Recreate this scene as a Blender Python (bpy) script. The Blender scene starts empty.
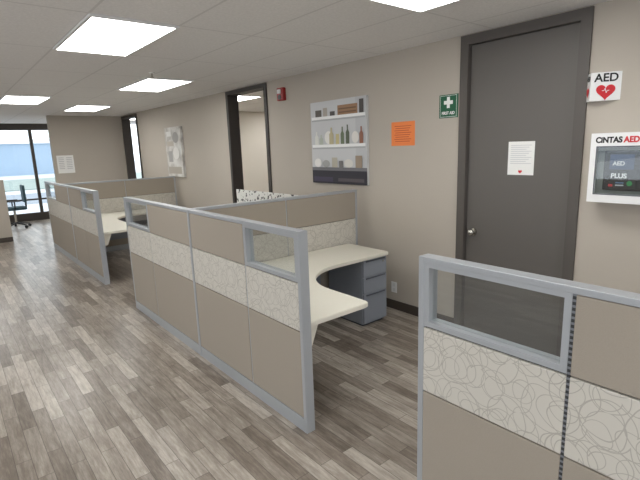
import bpy, bmesh, random
from math import *
from mathutils import Vector, Matrix
random.seed(4)
C=bpy.context.scene.collection
sc=bpy.context.scene
try:
    sc.view_settings.view_transform='Standard'
except Exception: pass

# ---------------------------------------------------------------- materials
def lin(c):
    return tuple(((v/255)/12.92 if v/255<=.04045 else ((v/255+.055)/1.055)**2.4) for v in c)+(1,)
def mat(name,rgb,rough=.6,metal=0,noise=0,nscale=20,bump=0,emit=0):
    m=bpy.data.materials.new(name);m.use_nodes=True
    nt=m.node_tree;b=nt.nodes['Principled BSDF']
    b.inputs['Roughness'].default_value=rough;b.inputs['Metallic'].default_value=metal
    col=lin(rgb);b.inputs['Base Color'].default_value=col
    if emit:
        b.inputs['Emission Color'].default_value=col;b.inputs['Emission Strength'].default_value=emit
    if noise or bump:
        tc=nt.nodes.new('ShaderNodeTexCoord')
        n=nt.nodes.new('ShaderNodeTexNoise');n.inputs['Scale'].default_value=nscale;n.inputs['Detail'].default_value=4
        nt.links.new(tc.outputs['Object'],n.inputs['Vector'])
        if noise:
            r=nt.nodes.new('ShaderNodeMix');r.data_type='RGBA'
            r.inputs[6].default_value=tuple(v*(1-noise) for v in col[:3])+(1,)
            r.inputs[7].default_value=tuple(min(1,v*(1+noise)) for v in col[:3])+(1,)
            nt.links.new(n.outputs[0],r.inputs[0]);nt.links.new(r.outputs[2],b.inputs['Base Color'])
        if bump:
            bp=nt.nodes.new('ShaderNodeBump');bp.inputs['Strength'].default_value=bump;bp.inputs['Distance'].default_value=.004
            nt.links.new(n.outputs[0],bp.inputs['Height']);nt.links.new(bp.outputs[0],b.inputs['Normal'])
    return m
M={}
M['wall']=mat('wall_paint',(186,178,167),.85,noise=.03,nscale=3,bump=.1)
M['wall_bright']=mat('brightened_wall_paint',(220,214,204),.85,noise=.03,nscale=3)  # wall colour lightened so the adjoining room looks more brightly lit
M['fabric']=mat('taupe_fabric',(164,155,143),.95,noise=.06,nscale=250,bump=.3)
M['metal']=mat('silver_paint',(172,176,181),.36,metal=.2)
M['core']=mat('panel_core',(95,95,95),.8)
M['door']=mat('door_paint',(99,95,91),.5,noise=.03,nscale=5)
M['frame']=mat('door_frame_paint',(88,83,79),.5)
M['frame_dark']=mat('dark_frame',(62,57,54),.5)
M['base']=mat('baseboard_vinyl',(70,62,56),.6)
M['desk']=mat('cream_laminate',(228,225,213),.35,noise=.02,nscale=60)
M['ped']=mat('grey_steel',(144,150,160),.45,metal=.1)
M['ped_dark']=mat('grey_gap',(92,97,106),.6)
M['white']=mat('white_paint',(238,238,238),.4)
M['paper']=mat('white_paper',(240,240,238),.8)
M['chrome']=mat('brushed_chrome',(200,198,192),.25,metal=1)
M['red']=mat('red_ink',(205,28,40),.5)
M['darkred']=mat('red_plastic',(150,25,28),.4)
M['black']=mat('black_plastic',(24,26,32),.4)
M['ink']=mat('black_ink',(28,28,30),.7)
M['lining']=mat('grey_lining',(150,156,152),.7)
M['green']=mat('sign_green',(20,92,62),.5)
M['orange']=mat('orange_paper',(243,140,80),.8)
M['blueplastic']=mat('device_blue',(50,72,108),.4)
M['light']=mat('diffuser',(255,254,250),.5,emit=10.8)
M['ceilmetal']=mat('fixture_white',(225,225,225),.5)
M['outside']=mat('pavement',(205,209,214),.9,noise=.08,nscale=1)
M['road']=mat('road_asphalt',(150,158,168),.9,noise=.1,nscale=2)
M['grass']=mat('verge_grass',(150,163,158),.95,noise=.2,nscale=2)
M['bldg']=mat('pale_cladding',(160,180,200),.8,noise=.1,nscale=.3)
M['chairm']=mat('chair_mesh',(60,85,95),.8)
M['castor']=mat('castor_black',(30,30,32),.5)

def mth(nt,op,a,b=None):
    n=nt.nodes.new('ShaderNodeMath');n.operation=op
    for i,v in enumerate((a,b)):
        if v is None: continue
        if isinstance(v,(int,float)): n.inputs[i].default_value=v
        else: nt.links.new(v,n.inputs[i])
    return n.outputs[0]
def glass():
    m=bpy.data.materials.new('clear_glass');m.use_nodes=True;nt=m.node_tree;nt.nodes.clear()
    o=nt.nodes.new('ShaderNodeOutputMaterial');t=nt.nodes.new('ShaderNodeBsdfTransparent');g=nt.nodes.new('ShaderNodeBsdfGlossy')
    t.inputs[0].default_value=(.93,.95,.95,1);g.inputs['Roughness'].default_value=.02
    f=nt.nodes.new('ShaderNodeLayerWeight');f.inputs[0].default_value=.5
    fac=mth(nt,'ADD',mth(nt,'MULTIPLY',mth(nt,'POWER',f.outputs['Facing'],3.0),.6),.06)
    x=nt.nodes.new('ShaderNodeMixShader');nt.links.new(fac,x.inputs[0]);nt.links.new(t.outputs[0],x.inputs[1]);nt.links.new(g.outputs[0],x.inputs[2])
    nt.links.new(x.outputs[0],o.inputs[0]);return m
M['glass']=glass()

def slotted():
    m=bpy.data.materials.new('slotted_metal');m.use_nodes=True;nt=m.node_tree;b=nt.nodes['Principled BSDF']
    b.inputs['Roughness'].default_value=.5
    tc=nt.nodes.new('ShaderNodeTexCoord');sx=nt.nodes.new('ShaderNodeSeparateXYZ');nt.links.new(tc.outputs['Object'],sx.inputs[0])
    l=mth(nt,'LESS_THAN',mth(nt,'FRACT',mth(nt,'MULTIPLY',sx.outputs[2],55.0)),.55)
    mx=nt.nodes.new('ShaderNodeMix');mx.data_type='RGBA';nt.links.new(l,mx.inputs[0])
    mx.inputs[6].default_value=lin((125,129,135));mx.inputs[7].default_value=lin((52,53,56))
    nt.links.new(mx.outputs[2],b.inputs['Base Color']);return m
M['slotted']=slotted()

def pattern():
    m=bpy.data.materials.new('swirl_fabric');m.use_nodes=True;nt=m.node_tree;b=nt.nodes['Principled BSDF']
    b.inputs['Roughness'].default_value=.9
    tc=nt.nodes.new('ShaderNodeTexCoord')
    sx=nt.nodes.new('ShaderNodeSeparateXYZ');nt.links.new(tc.outputs['Object'],sx.inputs[0])
    nz=nt.nodes.new('ShaderNodeTexNoise');nz.inputs['Scale'].default_value=5;nt.links.new(tc.outputs['Object'],nz.inputs['Vector'])
    wob=mth(nt,'MULTIPLY',mth(nt,'SUBTRACT',nz.outputs[0],.5),.06)
    u=mth(nt,'ADD',mth(nt,'ADD',sx.outputs[1],sx.outputs[0]),wob);v=mth(nt,'ADD',sx.outputs[2],wob)
    tot=None
    for k,(s,r,w) in enumerate([(5.5,.42,.008),(6.5,.40,.009),(5,.38,.008),(7.5,.42,.010),(9.5,.38,.012)]):
        cb=nt.nodes.new('ShaderNodeCombineXYZ')
        nt.links.new(mth(nt,'ADD',u,k*3.37),cb.inputs[0]);nt.links.new(mth(nt,'ADD',v,k*1.71),cb.inputs[1])
        vo=nt.nodes.new('ShaderNodeTexVoronoi');vo.voronoi_dimensions='2D';vo.inputs['Scale'].default_value=s
        vo.inputs['Randomness'].default_value=.42
        nt.links.new(cb.outputs[0],vo.inputs['Vector'])
        d=mth(nt,'ABSOLUTE',mth(nt,'SUBTRACT',vo.outputs['Distance'],r))
        l=mth(nt,'LESS_THAN',d,w)
        tot=l if tot is None else mth(nt,'MAXIMUM',tot,l)
    mx=nt.nodes.new('ShaderNodeMix');mx.data_type='RGBA'
    nt.links.new(mth(nt,'MULTIPLY',tot,.55),mx.inputs[0])
    mx.inputs[6].default_value=lin((206,202,193));mx.inputs[7].default_value=lin((148,143,134))
    nt.links.new(mx.outputs[2],b.inputs['Base Color']);return m
M['pattern']=pattern()

def ramp_noise(name,scale,stops,detail=2):
    m=bpy.data.materials.new(name);m.use_nodes=True;nt=m.node_tree;b=nt.nodes['Principled BSDF']
    tc=nt.nodes.new('ShaderNodeTexCoord')
    vo=nt.nodes.new('ShaderNodeTexNoise');vo.inputs['Scale'].default_value=scale;vo.inputs['Detail'].default_value=detail
    nt.links.new(tc.outputs['Object'],vo.inputs['Vector'])
    r=nt.nodes.new('ShaderNodeValToRGB');e=r.color_ramp.elements
    e[0].position=stops[0][0];e[0].color=lin(stops[0][1]);e[1].position=stops[-1][0];e[1].color=lin(stops[-1][1])
    for p,c in stops[1:-1]:
        k=e.new(p);k.color=lin(c)
    nt.links.new(vo.outputs[0],r.inputs[0]);nt.links.new(r.outputs[0],b.inputs['Base Color']);return m
M['blotch']=ramp_noise('black_white_blotch',22,[(.57,(228,228,224)),(.6,(60,60,62))])
M['mottle']=ramp_noise('mottled_print',5,[(.35,(226,225,221)),(.5,(205,202,197)),(.6,(178,174,168)),(.72,(214,212,208))],5)

def floor_mat():
    m=bpy.data.materials.new('vinyl_planks');m.use_nodes=True;nt=m.node_tree;b=nt.nodes['Principled BSDF']
    tc=nt.nodes.new('ShaderNodeTexCoord');sx=nt.nodes.new('ShaderNodeSeparateXYZ');nt.links.new(tc.outputs['Object'],sx.inputs[0])
    cb=nt.nodes.new('ShaderNodeCombineXYZ');nt.links.new(sx.outputs[1],cb.inputs[0]);nt.links.new(sx.outputs[0],cb.inputs[1])
    def brick(w,h,off,c1,c2,mort):
        br=nt.nodes.new('ShaderNodeTexBrick');br.offset=off;br.inputs['Scale'].default_value=1
        br.inputs['Brick Width'].default_value=w;br.inputs['Row Height'].default_value=h
        br.inputs['Mortar Size'].default_value=mort;br.inputs['Mortar Smooth'].default_value=0;br.inputs['Bias'].default_value=0
        br.inputs['Color1'].default_value=c1;br.inputs['Color2'].default_value=c2;br.inputs['Mortar'].default_value=(.0,.0,.0,1)
        nt.links.new(cb.outputs[0],br.inputs['Vector']);return br
    PW,PH=.55,.076
    br=brick(PW,PH,.37,(0,0,0,1),(1,1,1,1),.0)
    bm_=brick(PW,PH,.37,(0,0,0,1),(1,1,1,1),.0016)
    mp=nt.nodes.new('ShaderNodeMapping');mp.inputs['Scale'].default_value=(5,42,1)
    nt.links.new(cb.outputs[0],mp.inputs['Vector'])
    ad=nt.nodes.new('ShaderNodeVectorMath');ad.operation='ADD'
    sc2=nt.nodes.new('ShaderNodeVectorMath');sc2.operation='SCALE';sc2.inputs['Scale'].default_value=40
    nt.links.new(br.outputs['Color'],sc2.inputs[0]);nt.links.new(mp.outputs[0],ad.inputs[0]);nt.links.new(sc2.outputs[0],ad.inputs[1])
    n=nt.nodes.new('ShaderNodeTexNoise');n.inputs['Scale'].default_value=1;n.inputs['Detail'].default_value=10;n.inputs['Roughness'].default_value=.76
    nt.links.new(ad.outputs[0],n.inputs['Vector'])
    mp2=nt.nodes.new('ShaderNodeMapping');mp2.inputs['Scale'].default_value=(7,14,1);nt.links.new(cb.outputs[0],mp2.inputs['Vector'])
    n2=nt.nodes.new('ShaderNodeTexNoise');n2.inputs['Scale'].default_value=1;n2.inputs['Detail'].default_value=4;nt.links.new(mp2.outputs[0],n2.inputs['Vector'])
    val=mth(nt,'ADD',mth(nt,'ADD',mth(nt,'MULTIPLY',br.outputs['Color'],.3),mth(nt,'MULTIPLY',n.outputs[0],.85)),mth(nt,'ADD',mth(nt,'MULTIPLY',n2.outputs[0],.2),.105))
    r=nt.nodes.new('ShaderNodeValToRGB');e=r.color_ramp.elements
    e[0].position=.48;e[0].color=lin((86,76,67));e[1].position=1.0;e[1].color=lin((188,180,170))
    k=e.new(.68);k.color=lin((126,116,106));k=e.new(.84);k.color=lin((155,146,136))
    nt.links.new(val,r.inputs[0])
    mx=nt.nodes.new('ShaderNodeMix');mx.data_type='RGBA';nt.links.new(mth(nt,'MULTIPLY',bm_.outputs['Fac'],.7),mx.inputs[0])
    nt.links.new(r.outputs[0],mx.inputs[6]);mx.inputs[7].default_value=lin((66,58,51))
    nt.links.new(mx.outputs[2],b.inputs['Base Color'])
    b.inputs['Roughness'].default_value=.29
    return m
M['floor']=floor_mat()

def ceil_mat():
    m=bpy.data.materials.new('ceiling_tiles');m.use_nodes=True;nt=m.node_tree;b=nt.nodes['Principled BSDF']
    b.inputs['Roughness'].default_value=.95
    tc=nt.nodes.new('ShaderNodeTexCoord');sx=nt.nodes.new('ShaderNodeSeparateXYZ');nt.links.new(tc.outputs['Object'],sx.inputs[0])
    def line(o,org,p,w):
        f=mth(nt,'FRACT',mth(nt,'DIVIDE',mth(nt,'ADD',o,-org+p*40+w/2),p))
        return mth(nt,'LESS_THAN',f,w/p)
    l=mth(nt,'MAXIMUM',line(sx.outputs[0],.82,.55,.016),line(sx.outputs[1],3.07,1.1,.016))
    n=nt.nodes.new('ShaderNodeTexNoise');n.inputs['Scale'].default_value=60;n.inputs['Detail'].default_value=5
    nt.links.new(tc.outputs['Object'],n.inputs['Vector'])
    r=nt.nodes.new('ShaderNodeValToRGB');r.color_ramp.elements[0].position=.3;r.color_ramp.elements[1].position=.7
    r.color_ramp.elements[0].color=lin((230,229,228));r.color_ramp.elements[1].color=lin((241,240,239))
    nt.links.new(n.outputs[0],r.inputs[0])
    mx=nt.nodes.new('ShaderNodeMix');mx.data_type='RGBA';nt.links.new(l,mx.inputs[0]);nt.links.new(r.outputs[0],mx.inputs[6]);mx.inputs[7].default_value=lin((218,217,216))
    nt.links.new(mx.outputs[2],b.inputs['Base Color']);return m
M['ceiling']=ceil_mat()

# ---------------------------------------------------------------- helpers
def obj_from_bm(bm,name,mats,parent=None,org=(0,0,0),smooth=False):
    bmesh.ops.recalc_face_normals(bm,faces=bm.faces)
    me=bpy.data.meshes.new(name);bm.to_mesh(me);bm.free()
    if not isinstance(mats,(list,tuple)): mats=[mats]
    for m in mats: me.materials.append(m)
    if smooth:
        for p in me.polygons:p.use_smooth=True
    o=bpy.data.objects.new(name,me);C.objects.link(o)
    if parent: o.parent=parent
    else: o.location=org
    return o
def org_of(parent): return Vector(parent['org']) if parent else Vector((0,0,0))
def add_box(bm,x,y,z,off=Vector((0,0,0)),bevel=0,mi=0):
    c=Vector(((x[0]+x[1])/2,(y[0]+y[1])/2,(z[0]+z[1])/2))-off
    r=bmesh.ops.create_cube(bm,size=1)
    for v in r['verts']:
        v.co=Vector((v.co.x*abs(x[1]-x[0]),v.co.y*abs(y[1]-y[0]),v.co.z*abs(z[1]-z[0])))+c
    fs=set(f for v in r['verts'] for f in v.link_faces)
    for f in fs:f.material_index=mi
    if bevel:
        es=list(set(e for f in fs for e in f.edges))
        bmesh.ops.bevel(bm,geom=es,offset=bevel,segments=2,affect='EDGES',profile=.5)
def boxes(name,lst,m,parent=None,bevel=0):
    bm=bmesh.new()
    o=org_of(parent)
    for b in lst: add_box(bm,b[0],b[1],b[2],o,bevel,b[3] if len(b)>3 else 0)
    return obj_from_bm(bm,name,m,parent)
def box(name,x,y,z,m,parent=None,bevel=0): return boxes(name,[(x,y,z)],m,parent,bevel)
def thing(name,loc,label,cat,group=None):
    e=bpy.data.objects.new(name,None);e.empty_display_size=.1;C.objects.link(e);e.location=loc
    e['org']=list(loc);e['label']=label;e['category']=cat
    if group:e['group']=group
    return e
def structure(o,label=None):
    o['kind']='structure'
    if label:o['label']=label
    return o
def cyl(name,p0,p1,r,m,parent=None,seg=20,r2=None):
    o=org_of(parent);p0=Vector(p0)-o;p1=Vector(p1)-o;d=p1-p0
    bm=bmesh.new();bmesh.ops.create_cone(bm,cap_ends=True,segments=seg,radius1=r,radius2=r if r2 is None else r2,depth=d.length)
    mt=Matrix.Translation((p0+p1)/2)@d.to_track_quat('Z','Y').to_matrix().to_4x4()
    bm.transform(mt)
    return obj_from_bm(bm,name,m,parent)
def prism(name,poly,z0,z1,m,parent=None,bevel=0,axis='z'):
    o=org_of(parent);bm=bmesh.new();vs=[]
    for (a,b) in poly:
        p={'z':Vector((a,b,z0)),'y':Vector((a,z0,b)),'x':Vector((z0,a,b))}[axis]
        vs.append(bm.verts.new(p-o))
    f=bm.faces.new(vs)
    r=bmesh.ops.extrude_face_region(bm,geom=[f])
    dv={'z':Vector((0,0,z1-z0)),'y':Vector((0,z1-z0,0)),'x':Vector((z1-z0,0,0))}[axis]
    for g in r['geom']:
        if isinstance(g,bmesh.types.BMVert): g.co+=dv
    if bevel:
        bmesh.ops.recalc_face_normals(bm,faces=bm.faces)
        es=[e for e in bm.edges if len(e.link_faces)==2 and e.calc_face_angle()>.8]
        bmesh.ops.bevel(bm,geom=es,offset=bevel,segments=2,affect='EDGES')
    return obj_from_bm(bm,name,m,parent)
BASIS=Matrix(((0,0,-1),(-1,0,0),(0,1,0)))   # columns: text x -> -y, text y -> z, normal -> -x
def text(name,body,size,pos,m,parent,basis=BASIS,bold=.0,sx=1.0):
    cu=bpy.data.curves.new(name,'FONT');cu.body=body;cu.size=size;cu.extrude=.0006;cu.align_x='CENTER';cu.align_y='CENTER';cu.offset=bold
    t=bpy.data.objects.new(name,cu);C.objects.link(t);bpy.context.view_layer.update()
    me=bpy.data.meshes.new_from_object(t.evaluated_get(bpy.context.evaluated_depsgraph_get()))
    bpy.data.objects.remove(t);me.name=name
    off=Vector(pos)-org_of(parent)
    for v in me.vertices: v.co=basis@Vector((v.co.x*sx,v.co.y,v.co.z))+off
    me.materials.clear();me.materials.append(m)
    o=bpy.data.objects.new(name,me);C.objects.link(o);o.parent=parent;return o
def heart(name,size,pos,m,parent,basis=BASIS):
    bm=bmesh.new();vs=[];off=Vector(pos)-org_of(parent)
    for i in range(40):
        t=i/40*2*pi
        x=16*sin(t)**3/32*size;y=(13*cos(t)-5*cos(2*t)-2*cos(3*t)-cos(4*t))/32*size
        vs.append(bm.verts.new(basis@Vector((x,y,0))+off))
    bm.faces.new(vs)
    return obj_from_bm(bm,name,m,parent)
def flat(name,items,pos,w,h,parent,basis=BASIS):
    """flat printed artwork: items (kind,u0,v0,u1,v1,material) on a w x h sheet whose lower left corner is pos"""
    bm=bmesh.new();mats=[];off=Vector(pos)-org_of(parent)
    for i,(k,u0,v0,u1,v1,m) in enumerate(items):
        if m not in mats:mats.append(m)
        d=.0003*(i+1)
        if k=='r': pts=[(u0,v0),(u1,v0),(u1,v1),(u0,v1)]
        elif k=='b': # bottle silhouette
            a=(u1-u0);c=(u0+u1)/2;hh=v1-v0
            pts=[(u0,v0),(u1,v0),(u1,v0+hh*.6),(c+a*.18,v0+hh*.75),(c+a*.18,v1),(c-a*.18,v1),(c-a*.18,v0+hh*.75),(u0,v0+hh*.6)]
        else: pts=[((u0+u1)/2+cos(t/16*2*pi)*(u1-u0)/2,(v0+v1)/2+sin(t/16*2*pi)*(v1-v0)/2) for t in range(16)]
        f=bm.faces.new([bm.verts.new(basis@Vector((u*w,v*h,d))+off) for u,v in pts])
        f.material_index=mats.index(m)
    return obj_from_bm(bm,name,[PM(m) for m in mats],parent)
pmc={}
def PM(rgb):
    if rgb not in pmc: pmc[rgb]=mat('print_%02x%02x%02x'%rgb,rgb,.55)
    return pmc[rgb]

# ---------------------------------------------------------------- room shell
W=3.32; WT=.14; HC=2.43
YB=-3.2; XL=-3.6; YW=13.8; YF=11.0
structure(box('floor',(XL-.2,9.2),(YB-.2,YW+.1),(-.1,0),M['floor']))
structure(box('ceiling',(XL-.2,9.2),(YB-.2,YW+.1),(HC,HC+.1),M['ceiling']))
D1=(1.335,2.175,2.365)   # opening y0,y1,top
D2=(5.07,6.03,2.385)
D3=(9.95,10.85,2.37)
pieces=[]
yy=YB
for a,b,t in (D1,D2,D3):
    pieces.append(((W,W+WT),(yy,a),(0,HC)));pieces.append(((W,W+WT),(a,b),(t,HC)));yy=b
pieces.append(((W,W+WT),(yy,YW),(0,HC)))
structure(boxes('wall_right',pieces,M['wall']))
structure(boxes('wall_left',[((XL-.12,XL),(YB,YW),(0,.8)),((XL-.12,XL),(YB,YW),(2.2,HC)),((XL-.12,XL),(YB,-2.4),(.8,2.2)),((XL-.12,XL),(5.6,YW),(.8,2.2))],M['wall']))  # unseen wall; its window opening is added to let in fill daylight
structure(boxes('wall_back',[((XL,W),(YB-.12,YB),(0,.8)),((XL,W),(YB-.12,YB),(2.2,HC)),((XL,-3.0),(YB-.12,YB),(.8,2.2)),((2.6,W),(YB-.12,YB),(.8,2.2))],M['wall']))  # opening behind the camera, added for fill daylight
structure(boxes('trim_4',[((XL-.09,XL-.04),(y-.03,y+.03),(.8,2.2)) for y in (-2.37,-.8,.8,2.4,4,5.57)],M['frame_dark']))  # mullions of the added left opening, out of view
structure(boxes('trim_5',[((x-.03,x+.03),(YB-.09,YB-.04),(.8,2.2)) for x in (-2.97,-1.2,.6,2.57)],M['frame_dark']))  # mullions of the added back opening, out of view
structure(box('wall_far',(1.88,W-.001),(YF,YF+.12),(0,HC),M['wall']))
structure(box('wall_low',(XL+.001,.93),(10.7,10.82),(0,1.2),M['wall']))
structure(box('wall_room_end',(9,9.12),(3.2,YW),(0,HC),M['wall_bright']))
structure(box('wall_room_near',(W+WT,9),(3.08,3.2),(0,HC),M['wall_bright']))
structure(box('wall_room_divider',(W+WT,9),(9.1,9.2),(0,HC),M['wall_bright']))
def casing(name,d,m,wd=.055,wt=None):
    a,b,t=d
    wt=wt or wd
    structure(boxes(name,[
        ((W-.018,W-.0005),(a-wd,a),(0,t+wt)),((W-.018,W-.0005),(b,b+wd),(0,t+wt)),((W-.018,W-.0005),(a,b),(t,t+wt)),
        ((W-.018,W+WT+.01),(a,a+.015),(0,t)),((W-.018,W+WT+.01),(b-.015,b),(0,t)),((W-.018,W+WT+.01),(a+.015,b-.015),(t-.015,t))],m))
casing('trim_1',D1,M['frame']);casing('trim_2',D2,M['frame_dark'],.045,.035);casing('trim_3',D3,M['frame_dark'],.045,.04)
d=thing('door_1',(W+.05,(D1[0]+D1[1])/2,0),'tall dark grey-brown painted flush office door, closed','door')
d['kind']='structure'
box('door_slab',(W+.02,W+.065),(D1[0]+.02,D1[1]-.02),(.008,D1[2]-.02),M['door'],d,.002)
cyl('knob_rose',(W+.0195,2.085,.885),(W+.008,2.085,.885),.03,M['chrome'],d)
def knob(parent,x,y,z):
    bm=bmesh.new();o=org_of(parent)
    prof=[(0,.011),(.02,.011),(.026,.024),(.04,.028),(.052,.022),(.056,.0)]
    rings=[]
    for (t,r) in prof:
        rings.append([bm.verts.new(Vector((x-t,y+cos(k/20*2*pi)*max(r,.0005),z+sin(k/20*2*pi)*max(r,.0005)))-o) for k in range(20)])
    for a,b in zip(rings,rings[1:]):
        for k in range(20): bm.faces.new((a[k],a[(k+1)%20],b[(k+1)%20],b[k]))
    return obj_from_bm(bm,'knob',M['chrome'],parent,smooth=True)
knob(d,W+.012,2.085,.885)
structure(boxes('baseboard_right',[((W-.012,W-.0005),(YB,D1[0]-.056),(0,.09)),((W-.012,W-.0005),(D1[1]+.056,D2[0]-.056),(0,.09)),((W-.012,W-.0005),(D2[1]+.056,D3[0]-.056),(0,.09))],M['base']))
structure(box('baseboard_far',(1.88,W-.03),(YF-.012,YF-.0005),(0,.09),M['base']))
structure(box('baseboard_low',(XL+.01,.93),(10.688,10.6995),(0,.09),M['base']))
fr=[((XL,W),(YW-.05,YW+.03),(2.27,HC)),((XL,W),(YW-.05,YW+.03),(0,.2))]
for x in (-2.6,-1.5,-.4,.72,1.92,2.45,3.25): fr.append(((x-.035,x+.035),(YW-.05,YW+.03),(.2,2.27)))
fr.append(((XL,W),(YW-.04,YW+.02),(.52,.56)))
wn=thing('window_1',(0,YW,0),'floor-length window with dark metal mullions','window');wn['kind']='structure'
boxes('window_frame',fr,M['frame_dark'],wn)
box('window_glass',(XL+.05,W-.05),(YW-.012,YW-.006),(.21,2.26),M['glass'],wn)
structure(box('ground',(-60,60),(YW+.1,120),(-.3,-.2),M['outside']))
structure(box('ground_road',(-60,60),(21,27),(-.2,-.19),M['road']))
structure(box('ground_verge',(-60,60),(30,44),(-.2,-.15),M['grass']))
b=thing('distant_building',(0,55,-.2),'pale blue clad low commercial building across the lot','building')
box('facade',(-30,12),(55,65),(-.2,2.9),M['bldg'],b);box('roof_band',(-30.2,12.2),(54.8,65.2),(2.9,3.3),M['white'],b)

# ---------------------------------------------------------------- ceiling lights
def ceiling_light(x,y,label,grp=True):
    t=thing('ceiling_light',(x+.275,y+.55,HC-.02),label,'ceiling light','recessed ceiling light panels')
    w=.018;z=(HC-.016,HC-.001)
    boxes('light_frame',[((x,x+.55),(y,y+w),z),((x,x+.55),(y+1.1-w,y+1.1),z),((x,x+w),(y+w,y+1.1-w),z),((x+.55-w,x+.55),(y+w,y+1.1-w),z)],M['ceilmetal'],t)
    box('diffuser',(x+w,x+.55-w),(y+w,y+1.1-w),(HC-.012,HC-.002),M['light'],t)
lab='white rectangular light panel recessed in the tiled ceiling, lit'
for x,y in ((.82,3.07),(1.92,5.27),(1.92,.87),(.82,7.47),(1.92,8.57),(.82,-1.33),(-1.38,.87),(-1.38,5.27),(-2.48,3.07),(.27,11.87),(2.47,11.87),(-1.38,8.57),(-1.38,-2.43)):  # later entries are out of view, added to keep the foreground well lit
    ceiling_light(x,y,lab)
for x,y in ((3.57,6.37),(5.77,5.27),(3.57,8.0),(5.77,7.47),(3.57,10.77),(5.77,11.87)):
    ceiling_light(x,y,'white rectangular light panel in the adjoining room ceiling, lit')
s=thing('sprinkler_head',(1.86,4.95,HC-.05),'small brass sprinkler head hanging below ceiling tile','sprinkler')
cyl('escutcheon',(1.86,4.95,HC-.001),(1.86,4.95,HC-.01),.028,M['white'],s)
cyl('stem',(1.86,4.95,HC-.01),(1.86,4.95,HC-.045),.009,M['chrome'],s)
cyl('deflector',(1.86,4.95,HC-.045),(1.86,4.95,HC-.05),.02,M['chrome'],s)

# ---------------------------------------------------------------- partitions
HP=1.185
def partition(axis,c,segs,label,ends=(1,1),posts=()):
    a0=segs[0][0];a1=segs[-1][1]
    loc=(c,(a0+a1)/2,0) if axis=='y' else ((a0+a1)/2,c,0)
    t=thing('cubicle_partition',loc,label,'cubicle partition')
    def B(a,tt,z):
        return ((c+tt[0],c+tt[1]),a,z) if axis=='y' else (a,(c+tt[0],c+tt[1]),z)
    def bx(name,a,tt,z,m,bev=0):
        q=B(a,tt,z);return box(name,q[0],q[1],q[2],m,t,bev)
    pw=.026
    s0=a0+(pw if ends[0] else 0);s1=a1-(pw if ends[1] else 0)
    if ends[0]: bx('end_post',(a0,s0),(-.030,.030),(0,HP),M['metal'],.0015)
    if ends[1]: bx('end_post',(s1,a1),(-.030,.030),(0,HP),M['metal'],.0015)
    cuts=[s0]
    for i in posts:
        cuts+= [segs[i][0]-.0155,segs[i][0]+.0155]
    cuts.append(s1)
    for k in range(0,len(cuts),2):
        bx('top_rail',(cuts[k],cuts[k+1]),(-.030,.030),(1.163,HP),M['metal'],.0015)
        bx('base_rail',(cuts[k],cuts[k+1]),(-.03,.03),(.0,.085),M['metal'],.002)
    n=len(segs)
    for i,(p,q,kind) in enumerate(segs):
        p=max(p,s0);q=min(q,s1)
        if i>0: p+=.016 if i in posts else .0055
        if i<n-1: q-=.016 if i+1 in posts else .0055
        top=.9 if 'window' in kind else 1.162
        bx('panel_core',(p,q),(-.016,.016),(.086,top),M['core'])
        for sg in (-1,1):
            tt=(-.029,-.0165) if sg<0 else (.0165,.029)
            bx('fabric_panel',(p,q),tt,(.09,.615),M['fabric'],.003)
            bx('patterned_panel' if 'pattern' in kind else 'fabric_panel',(p,q),tt,(.62,.895),M['pattern'] if 'pattern' in kind else M['fabric'],.003)
            if 'window' not in kind: bx('fabric_panel',(p,q),tt,(.9,1.161),M['fabric'],.003)
        if 'window' in kind:
            f=.022;z0,z1=.902,1.1625
            ring=[B((p,q),(-.028,.028),(z0,z0+f)),B((p,q),(-.028,.028),(z1-f*.8,z1)),B((p,p+f),(-.028,.028),(z0+f,z1-f*.8)),B((q-f,q),(-.028,.028),(z0+f,z1-f*.8))]
            w=boxes('window_frame',ring,M['metal'],t)
            bx('window_glass',(p+f,q-f),(-.003,.003),(z0+f,z1-f*.8),M['glass'])
        if i in posts:
            bx('connector_post',(segs[i][0]-.015,segs[i][0]+.015),(-.033,.033),(0,HP+.002),M['metal'],.0015)
        elif i>0:
            bx('slotted_post',(segs[i][0]-.005,segs[i][0]+.005),(-.026,.026),(.086,1.162),M['slotted'] if a0<0 else M['metal'])
    return t
XP=1.435
partition('y',XP,[(1.905,2.49,'window pattern'),(2.49,3.30,'pattern'),(3.30,4.2,'pattern'),(4.2,4.87,'window pattern')],
 'silver-framed taupe partition with swirl band and end windows beside cream desk',posts=(2,))
partition('y',XP,[(-.75,-.06,'pattern'),(-.06,.535,'pattern'),(.535,1.115,'window pattern')],
 'silver-framed taupe partition with swirl band facing the dark door')
partition('y',XP,[(6.05,6.72,'window pattern'),(6.72,7.5,'pattern'),(7.5,8.5,'pattern'),(8.5,9.35,'window pattern')],
 'silver-framed taupe partition with swirl band near the far window',posts=(2,))
YC=3.35
partition('x',YC,[(XP+.036,2.33,'pattern'),(2.33,3.2,'pattern')],'taupe cubicle partition with swirl band standing behind the cream desk',(0,1))
partition('x',8.15,[(XP+.036,2.4,'pattern'),(2.4,3.28,'pattern')],'taupe cubicle partition standing near the small wall poster',(0,1))

t=thing('low_divider',(3.2,4.6,0),'low white divider board with black blotches standing by the wall','divider')
box('board',(3.19,3.21),(3.6,5.75),(.06,1.07),M['blotch'],t,.004)
box('foot',(3.1,3.3),(4.0,4.05),(0,.06),M['metal'],t);box('foot',(3.1,3.3),(5.35,5.4),(0,.06),M['metal'],t)

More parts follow.
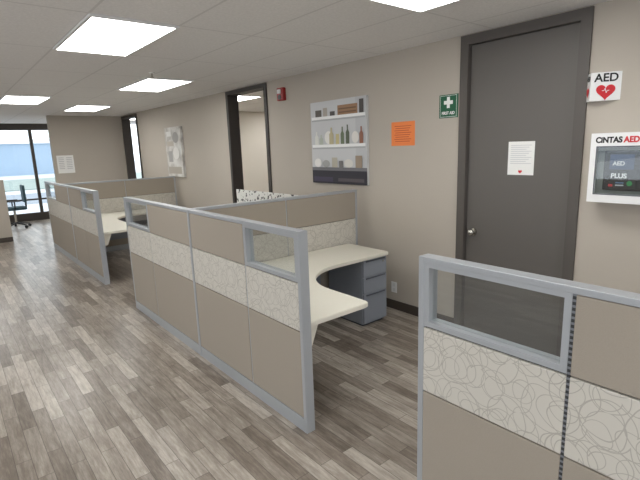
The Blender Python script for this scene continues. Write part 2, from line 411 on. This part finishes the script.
# ---------------------------------------------------------------- desks
def desk(x0,y0,y1,xr,label,leg=False):
    t=thing('corner_desk',(x0+.3,(y0+y1)/2,0),label,'desk')
    zt=.66;xi=1.95;yi=y1-.55;r=.46
    poly=[(x0,y0),(xi-.04,y0),(xi-.01,y0+.01),(xi,y0+.04)]
    for k in range(0,17):
        a=pi-k/16*pi/2
        poly.append((xi+r+cos(a)*r,yi-r+sin(a)*r))
    poly+=[(xr-.03,yi),(xr-.008,yi+.008),(xr,yi+.03),(xr,y1),(x0,y1)]
    prism('worktop',poly,zt-.03,zt,M['desk'],t,.004)
    prism('support_bracket',[(x0+.002,zt-.0305),(x0+.1,zt-.0305),(x0+.09,zt-.06),(x0+.045,zt-.17),(x0+.002,zt-.18)],y0+.05,y0+.07,M['desk'],t,.002,'y')
    box('modesty_panel',(x0+.3,xr-.4),(y1-.03,y1-.012),(.2,zt-.0305),M['ped'],t)
    if leg: box('end_panel',(xr-.03,xr-.005),(yi+.03,y1-.03),(0,zt-.0305),M['ped'],t)
    return t
desk(1.475,1.92,3.31,3.06,'cream laminate corner desk with curved inner edge inside the cubicle')
desk(1.475,6.08,8.11,3.1,'cream laminate corner desk in the farther cubicle',True)
def pedestal(x0,x1,y0,y1,label):
    t=thing('drawer_pedestal',((x0+x1)/2,(y0+y1)/2,0),label,'drawer cabinet')
    box('body',(x0,x1),(y0+.02,y1),(.02,.627),M['ped'],t,.003)
    boxes('plinth',[((x0+.02,x1-.02),(y0+.04,y1-.02),(0,.02))],M['ped_dark'],t)
    zs=[(.035,.308),(.312,.463),(.467,.62)]
    for a,b in zs:
        dr=box('drawer',(x0+.003,x1-.003),(y0,y0+.0195),(a,b),M['ped'],t,.003)
        dr['org']=t['org']
        box('drawer_pull',(x0+.03,x1-.03),(y0-.01,y0-.0005),(b-.016,b-.006),M['ped_dark'],dr,.002)
    cyl('lock',(x1-.05,y0-.004,.58),(x1-.05,y0,.58),.008,M['chrome'],t)
pedestal(2.75,3.05,2.79,3.27,'grey steel three-drawer pedestal under the cream desk')

# ---------------------------------------------------------------- wall things
t=thing('door_notice',(W+.02,1.71,1.36),'white paper notice with small red heart taped to door','notice')
box('sheet',(W+.0185,W+.0195),(1.615,1.815),(1.36,1.605),M['paper'],t)
flat('printed_lines',[('r',.1,.88-.06*i,.9-.1*(i%3),.895-.06*i,(200,200,204)) for i in range(10)],(W+.0185,1.815,1.36),.2,.245,t)
heart('heart_mark',.03,(W+.0150,1.715,1.385),M['red'],t)
t=thing('first_aid_sign',(W,2.34,1.815),'green first aid sign with white cross beside door frame','sign')
box('sign_plate',(W-.006,W+.0005),(2.25,2.43),(1.815,2.0),M['green'],t,.001)
flat('white_cross',[('r',.06,.04,.94,.055,(235,240,236)),('r',.06,.945,.94,.96,(235,240,236)),('r',.06,.04,.075,.96,(235,240,236)),('r',.925,.04,.94,.96,(235,240,236)),('r',.42,.42,.58,.9,(240,244,240)),('r',.26,.58,.74,.74,(240,244,240))],(W-.006,2.43,1.815),.18,.185,t)
text('lettering','FIRST AID',.034,(W-.0085,2.34,1.852),M['white'],t,bold=.0008,sx=.85)
t=thing('orange_notice',(W,2.825,1.59),'bright orange paper notice taped on beige wall','notice')
box('sheet',(W-.002,W+.0005),(2.69,2.965),(1.6,1.815),M['orange'],t)
flat('printed_lines',[('r',.14+.04*(i%2),.8-.09*i,.86-.05*(i%3),.83-.09*i,(205,95,50)) for i in range(8)],(W-.002,2.965,1.6),.275,.215,t)
t=thing('aed_sign',(W,1.19,1.84),'white projecting V-shaped AED wall sign with red heart','sign')
ax,ay=W-.085,1.235;yl,yr=1.29,1.09
prism('sign_body',[(W-.001,yl),(ax,ay),(W-.001,yr)],1.84,2.01,M['white'],t,.001)
fd=(Vector((W,yr,0))-Vector((ax,ay,0)));L=fd.length;fd.normalize()
nrm=Vector((fd.y,-fd.x,0))
if nrm.x>0:nrm=-nrm
bs=Matrix((fd,Vector((0,0,1)),nrm)).transposed()
mid=(Vector((ax,ay,0))+Vector((W,yr,0)))/2+nrm*.002
text('lettering','AED',.068,(mid.x,mid.y,1.975),M['ink'],t,bs,.0015)
heart('heart_mark',.105,(mid.x,mid.y,1.895),M['red'],t,bs)
pts=[(-.02,0),(-.008,0),(-.003,.014),(.004,-.014),(.009,0),(.02,0)]
bm=bmesh.new();o0=org_of(t)
for (p,q) in zip(pts,pts[1:]):
    e=Vector((q[0]-p[0],q[1]-p[1],0)).normalized();nn=Vector((-e.y,e.x,0))*.0018
    vs=[bm.verts.new(bs@(Vector((pp[0],pp[1],0))+sg*nn)+Vector((mid.x,mid.y,1.9))+nrm*.001-o0) for pp,sg in ((p,1),(p,-1),(q,-1),(q,1))]
    bm.faces.new(vs)
obj_from_bm(bm,'pulse_line',M['white'],t)
fl2=(Vector((ax,ay,0))-Vector((W,yl,0))).normalized();n2=Vector((fl2.y,-fl2.x,0))
if n2.x>0:n2=-n2
bs2=Matrix((fl2,Vector((0,0,1)),n2)).transposed();mid2=(Vector((ax,ay,0))+Vector((W,yl,0)))/2+n2*.002
text('lettering','AED',.042,(mid2.x,mid2.y,1.975),M['ink'],t,bs2,.001)
heart('heart_mark',.07,(mid2.x,mid2.y,1.895),M['red'],t,bs2)
t=thing('aed_cabinet',(W,1.0,1.2),'white windowed wall cabinet with black and red lettering holding a defibrillator','defibrillator cabinet')
cx=W-.14;cy0,cy1=.80,1.185;cz0,cz1=1.215,1.64
boxes('cabinet_body',[((W-.01,W-.0005),(cy0,cy1),(cz0,cz1)),((cx+.012,W-.01),(cy0,cy0+.01),(cz0,cz1)),((cx+.012,W-.01),(cy1-.01,cy1),(cz0,cz1)),((cx+.012,W-.01),(cy0+.01,cy1-.01),(cz0,cz0+.01)),((cx+.012,W-.01),(cy0+.01,cy1-.01),(cz1-.01,cz1))],M['white'],t)
wy0,wy1,wz0,wz1=cy0+.045,cy1-.04,cz0+.055,cz1-.085
dr=boxes('cabinet_door',[((cx,cx+.0115),(cy0,cy1),(wz1,cz1)),((cx,cx+.0115),(cy0,cy1),(cz0,wz0)),((cx,cx+.0115),(cy0,wy0),(wz0,wz1)),((cx,cx+.0115),(wy1,cy1),(wz0,wz1))],M['white'],t)
boxes('window_gasket',[((cx-.003,cx-.0002),(wy0-.006,wy1+.006),(wz1,wz1+.006)),((cx-.003,cx-.0002),(wy0-.006,wy1+.006),(wz0-.006,wz0)),((cx-.003,cx-.0002),(wy0-.006,wy0),(wz0,wz1)),((cx-.003,cx-.0002),(wy1,wy1+.006),(wz0,wz1))],M['ped_dark'],t)
box('cabinet_window',(cx+.004,cx+.006),(wy0,wy1),(wz0,wz1),M['glass'],t)
box('interior_lining',(cx+.05,W-.0105),(cy0+.012,cy1-.012),(cz0+.012,cz1-.012),M['lining'],t)
text('lettering','CiNTAS',.047,(cx-.001,cy1-.1,cz1-.043),M['ink'],t,bold=.002,sx=.9)
text('lettering','AED',.047,(cx-.001,cy1-.222,cz1-.043),M['red'],t,bold=.002,sx=.9)
t2=thing('defibrillator',(cx+.04,.98,cz0+.0105),'dark blue defibrillator unit behind glass in the white cabinet','defibrillator')
box('case',(cx+.022,cx+.0495),(wy0+.04,wy1-.035),(wz0+.02,wz1-.022),M['black'],t2,.008)
sxp=cx+.0215
box('screen_panel',(sxp-.004,sxp),(wy0+.1,wy1-.07),(wz0+.15,wz1-.045),M['blueplastic'],t2,.001)
box('label_plate',(sxp-.003,sxp),(wy0+.08,wy1-.06),(wz0+.04,wz0+.135),M['black'],t2,.001)
flat('case_marks',[('r',.04,.05,.2,.2,(190,50,58)),('e',.7,.1,.9,.42,(60,150,90)),('r',.3,.1,.6,.18,(200,205,212)),('r',.3,.26,.6,.32,(120,150,190))],(sxp-.0035,wy1-.065,wz0+.04),.15,.1,t2)
text('lettering','AED',.034,(sxp-.006,wy1-.12,wz0+.185),M['white'],t2,bold=.001)
text('lettering','PLUS',.04,(sxp-.006,wy1-.125,wz0+.11),M['white'],t2,bold=.0015)
t=thing('fire_alarm',(W,4.68,2.16),'red wall-mounted fire alarm strobe high on wall','fire alarm')
box('alarm_body',(W-.05,W+.0005),(4.62,4.75),(2.17,2.32),M['darkred'],t,.01)
box('strobe_lens',(W-.07,W-.0505),(4.655,4.715),(2.25,2.30),M['white'],t,.006)
cyl('horn_grille',(W-.056,4.685,2.21),(W-.0505,4.685,2.21),.03,M['black'],t)
t=thing('wall_outlet',(W,2.93,.2),'white electrical outlet plate low on wall','outlet')
box('cover_plate',(W-.006,W-.0005),(2.9,2.97),(.17,.28),M['white'],t,.002)
box('socket',(W-.008,W-.0062),(2.92,2.95),(.185,.215),M['ceilmetal'],t);box('socket',(W-.008,W-.0062),(2.92,2.95),(.235,.265),M['ceilmetal'],t)

t=thing('wall_picture',(W,3.695,1.22),'large canvas print showing white shelves filled with kitchen items','wall picture')
box('canvas',(W-.03,W-.0005),(3.26,4.13),(1.22,2.09),PM((205,206,206)),t,.002)
S=(246,246,245);BG=(206,207,208)
it=[('r',0,0,1,1,BG),('r',.82,.2,1,1,(196,197,199)),('r',0,0,1,.16,(52,50,58)),('r',.03,.02,.4,.08,(70,65,84)),('r',.5,.03,.95,.07,(88,82,86)),
 ('r',0,.16,1,.2,(118,117,121)),
 ('r',.02,.785,.98,.82,S),('r',.02,.765,.98,.785,(176,177,179)),('r',.02,.445,.98,.48,S),('r',.02,.425,.98,.445,(176,177,179)),
 ('r',.1,.82,.22,.9,(96,90,84)),('r',.25,.82,.33,.92,(176,168,158)),('r',.38,.82,.47,.87,(80,76,74)),('r',.52,.82,.86,.93,(158,122,92)),('r',.54,.84,.84,.855,(120,90,66)),('r',.54,.88,.84,.895,(120,90,66)),('r',.89,.82,.96,.97,(78,74,72)),
 ('b',.08,.48,.15,.64,(226,226,220)),('b',.17,.48,.24,.6,(190,197,184)),('e',.27,.485,.42,.64,(238,236,230)),('b',.36,.48,.44,.68,(196,186,150)),('r',.48,.48,.54,.6,(204,192,142)),('b',.57,.48,.63,.68,(112,124,98)),('b',.66,.48,.72,.7,(96,104,86)),('e',.76,.485,.88,.62,(234,230,224)),('b',.89,.48,.95,.67,(150,104,84)),
 ('e',.06,.2,.2,.31,(234,232,228)),('e',.22,.2,.36,.29,(170,170,168)),('r',.4,.2,.5,.32,(190,184,168)),('r',.53,.2,.6,.28,(120,118,116)),('e',.62,.2,.78,.3,(222,219,212)),('r',.82,.2,.93,.34,(158,142,124))]
flat('picture',it,(W-.0305,4.13,1.22),.87,.87,t)
t=thing('small_wall_picture',(W,8.1,1.17),'pale thick canvas print with grey and beige shapes beyond the doorway','wall picture')
box('canvas',(W-.05,W-.0005),(7.7,8.38),(1.18,2.04),M['mottle'],t,.002)
flat('picture',[('r',.08,.06,.92,.2,(176,168,156)),('r',.15,.3,.42,.52,(168,166,164)),('e',.45,.35,.85,.6,(232,230,226)),('r',.1,.62,.55,.72,(190,182,170)),('e',.5,.68,.88,.9,(160,156,152)),('r',.12,.82,.42,.92,(228,227,224))],(W-.0505,8.38,1.18),.68,.86,t)
B3=Matrix(((1,0,0),(0,0,-1),(0,1,0)))
t=thing('paper_notice',(2.1,YF,1.3),'white printed sheet taped to far beige wall','notice')
box('sheet',(1.94,2.26),(YF-.002,YF+.0005),(1.25,1.62),M['paper'],t)
flat('printed_lines',[('r',.1,.85-.1*i,.42,.88-.1*i,(190,190,192)) for i in range(7)]+[('r',.56,.85-.1*i,.9,.88-.1*i,(190,190,192)) for i in range(7)],(1.94,YF-.002,1.25),.32,.37,t,B3)

# ---------------------------------------------------------------- office chair near the window
cxp,cyp=1.22,12.7
t=thing('office_chair',(cxp,cyp,0),'dark teal mesh office chair on castors by the window','chair')
def rbox(name,x,y,z,m,bev): return box(name,x,y,z,m,t,bev)
rbox('seat',(cxp-.24,cxp+.24),(cyp-.23,cyp+.23),(.42,.49),M['chairm'],.03)
rbox('backrest',(cxp+.2,cxp+.25),(cyp-.21,cyp+.21),(.58,.98),M['chairm'],.02)
cyl('back_support',(cxp+.24,cyp,.45),(cxp+.26,cyp,.7),.02,M['castor'],t)
cyl('gas_column',(cxp,cyp,.1),(cxp,cyp,.42),.025,M['chrome'],t)
for k in range(5):
    a=k*2*pi/5+.3
    cyl('base_leg',(cxp,cyp,.12),(cxp+cos(a)*.28,cyp+sin(a)*.28,.07),.02,M['castor'],t,r2=.013)
    px,py=cxp+cos(a)*.28,cyp+sin(a)*.28
    cyl('castor',(px-.02*sin(a),py+.02*cos(a),.03),(px+.02*sin(a),py-.02*cos(a),.03),.03,M['castor'],t)
for sgn in (-1,1):
    yy=cyp+sgn*.26
    cyl('armrest_post',(cxp,yy-sgn*.03,.45),(cxp,yy,.62),.014,M['castor'],t)
    rbox('armrest',(cxp-.1,cxp+.12),(yy-.03,yy+.03),(.62,.64),M['castor'],.009)

for o in bpy.data.objects:
    if 'org' in o: del o['org']

# ---------------------------------------------------------------- world, camera
w=bpy.data.worlds.new('World');sc.world=w;w.use_nodes=True
bg=w.node_tree.nodes['Background'];bg.inputs[0].default_value=(.89,.94,1,1);bg.inputs[1].default_value=2.6
def portal(loc,rot,sx,sy):
    l=bpy.data.lights.new('window_portal','AREA');l.shape='RECTANGLE';l.size=sx;l.size_y=sy;l.cycles.is_portal=True
    o=bpy.data.objects.new('window_portal',l);o.location=loc;o.rotation_euler=rot;C.objects.link(o)
portal((XL-.14,1.6,1.5),(0,-pi/2,0),1.4,8)  # sky portal for the opening added in the left wall
portal((-.2,YB-.14,1.5),(pi/2,0,0),5.6,1.4)  # sky portal for the opening added in the back wall
portal((-.1,YW+.12,1.25),(-pi/2,0,0),7,2.2)
f,yaw,pitch,roll=458.57,.683,.2012,-.0351
fw=Vector((sin(yaw)*cos(pitch),cos(yaw)*cos(pitch),-sin(pitch)));r=Vector((cos(yaw),-sin(yaw),0));u=r.cross(fw)
r2=r*cos(roll)+u*sin(roll);u2=-r*sin(roll)+u*cos(roll)
cd=bpy.data.cameras.new('camera');cd.sensor_width=36;cd.sensor_fit='HORIZONTAL';cd.lens=f/640*36;cd.clip_start=.05;cd.clip_end=300
co=bpy.data.objects.new('camera',cd);C.objects.link(co)
mw=Matrix((r2,u2,-fw)).transposed().to_4x4();mw.translation=Vector((0,0,1.62));co.matrix_world=mw
sc.camera=co
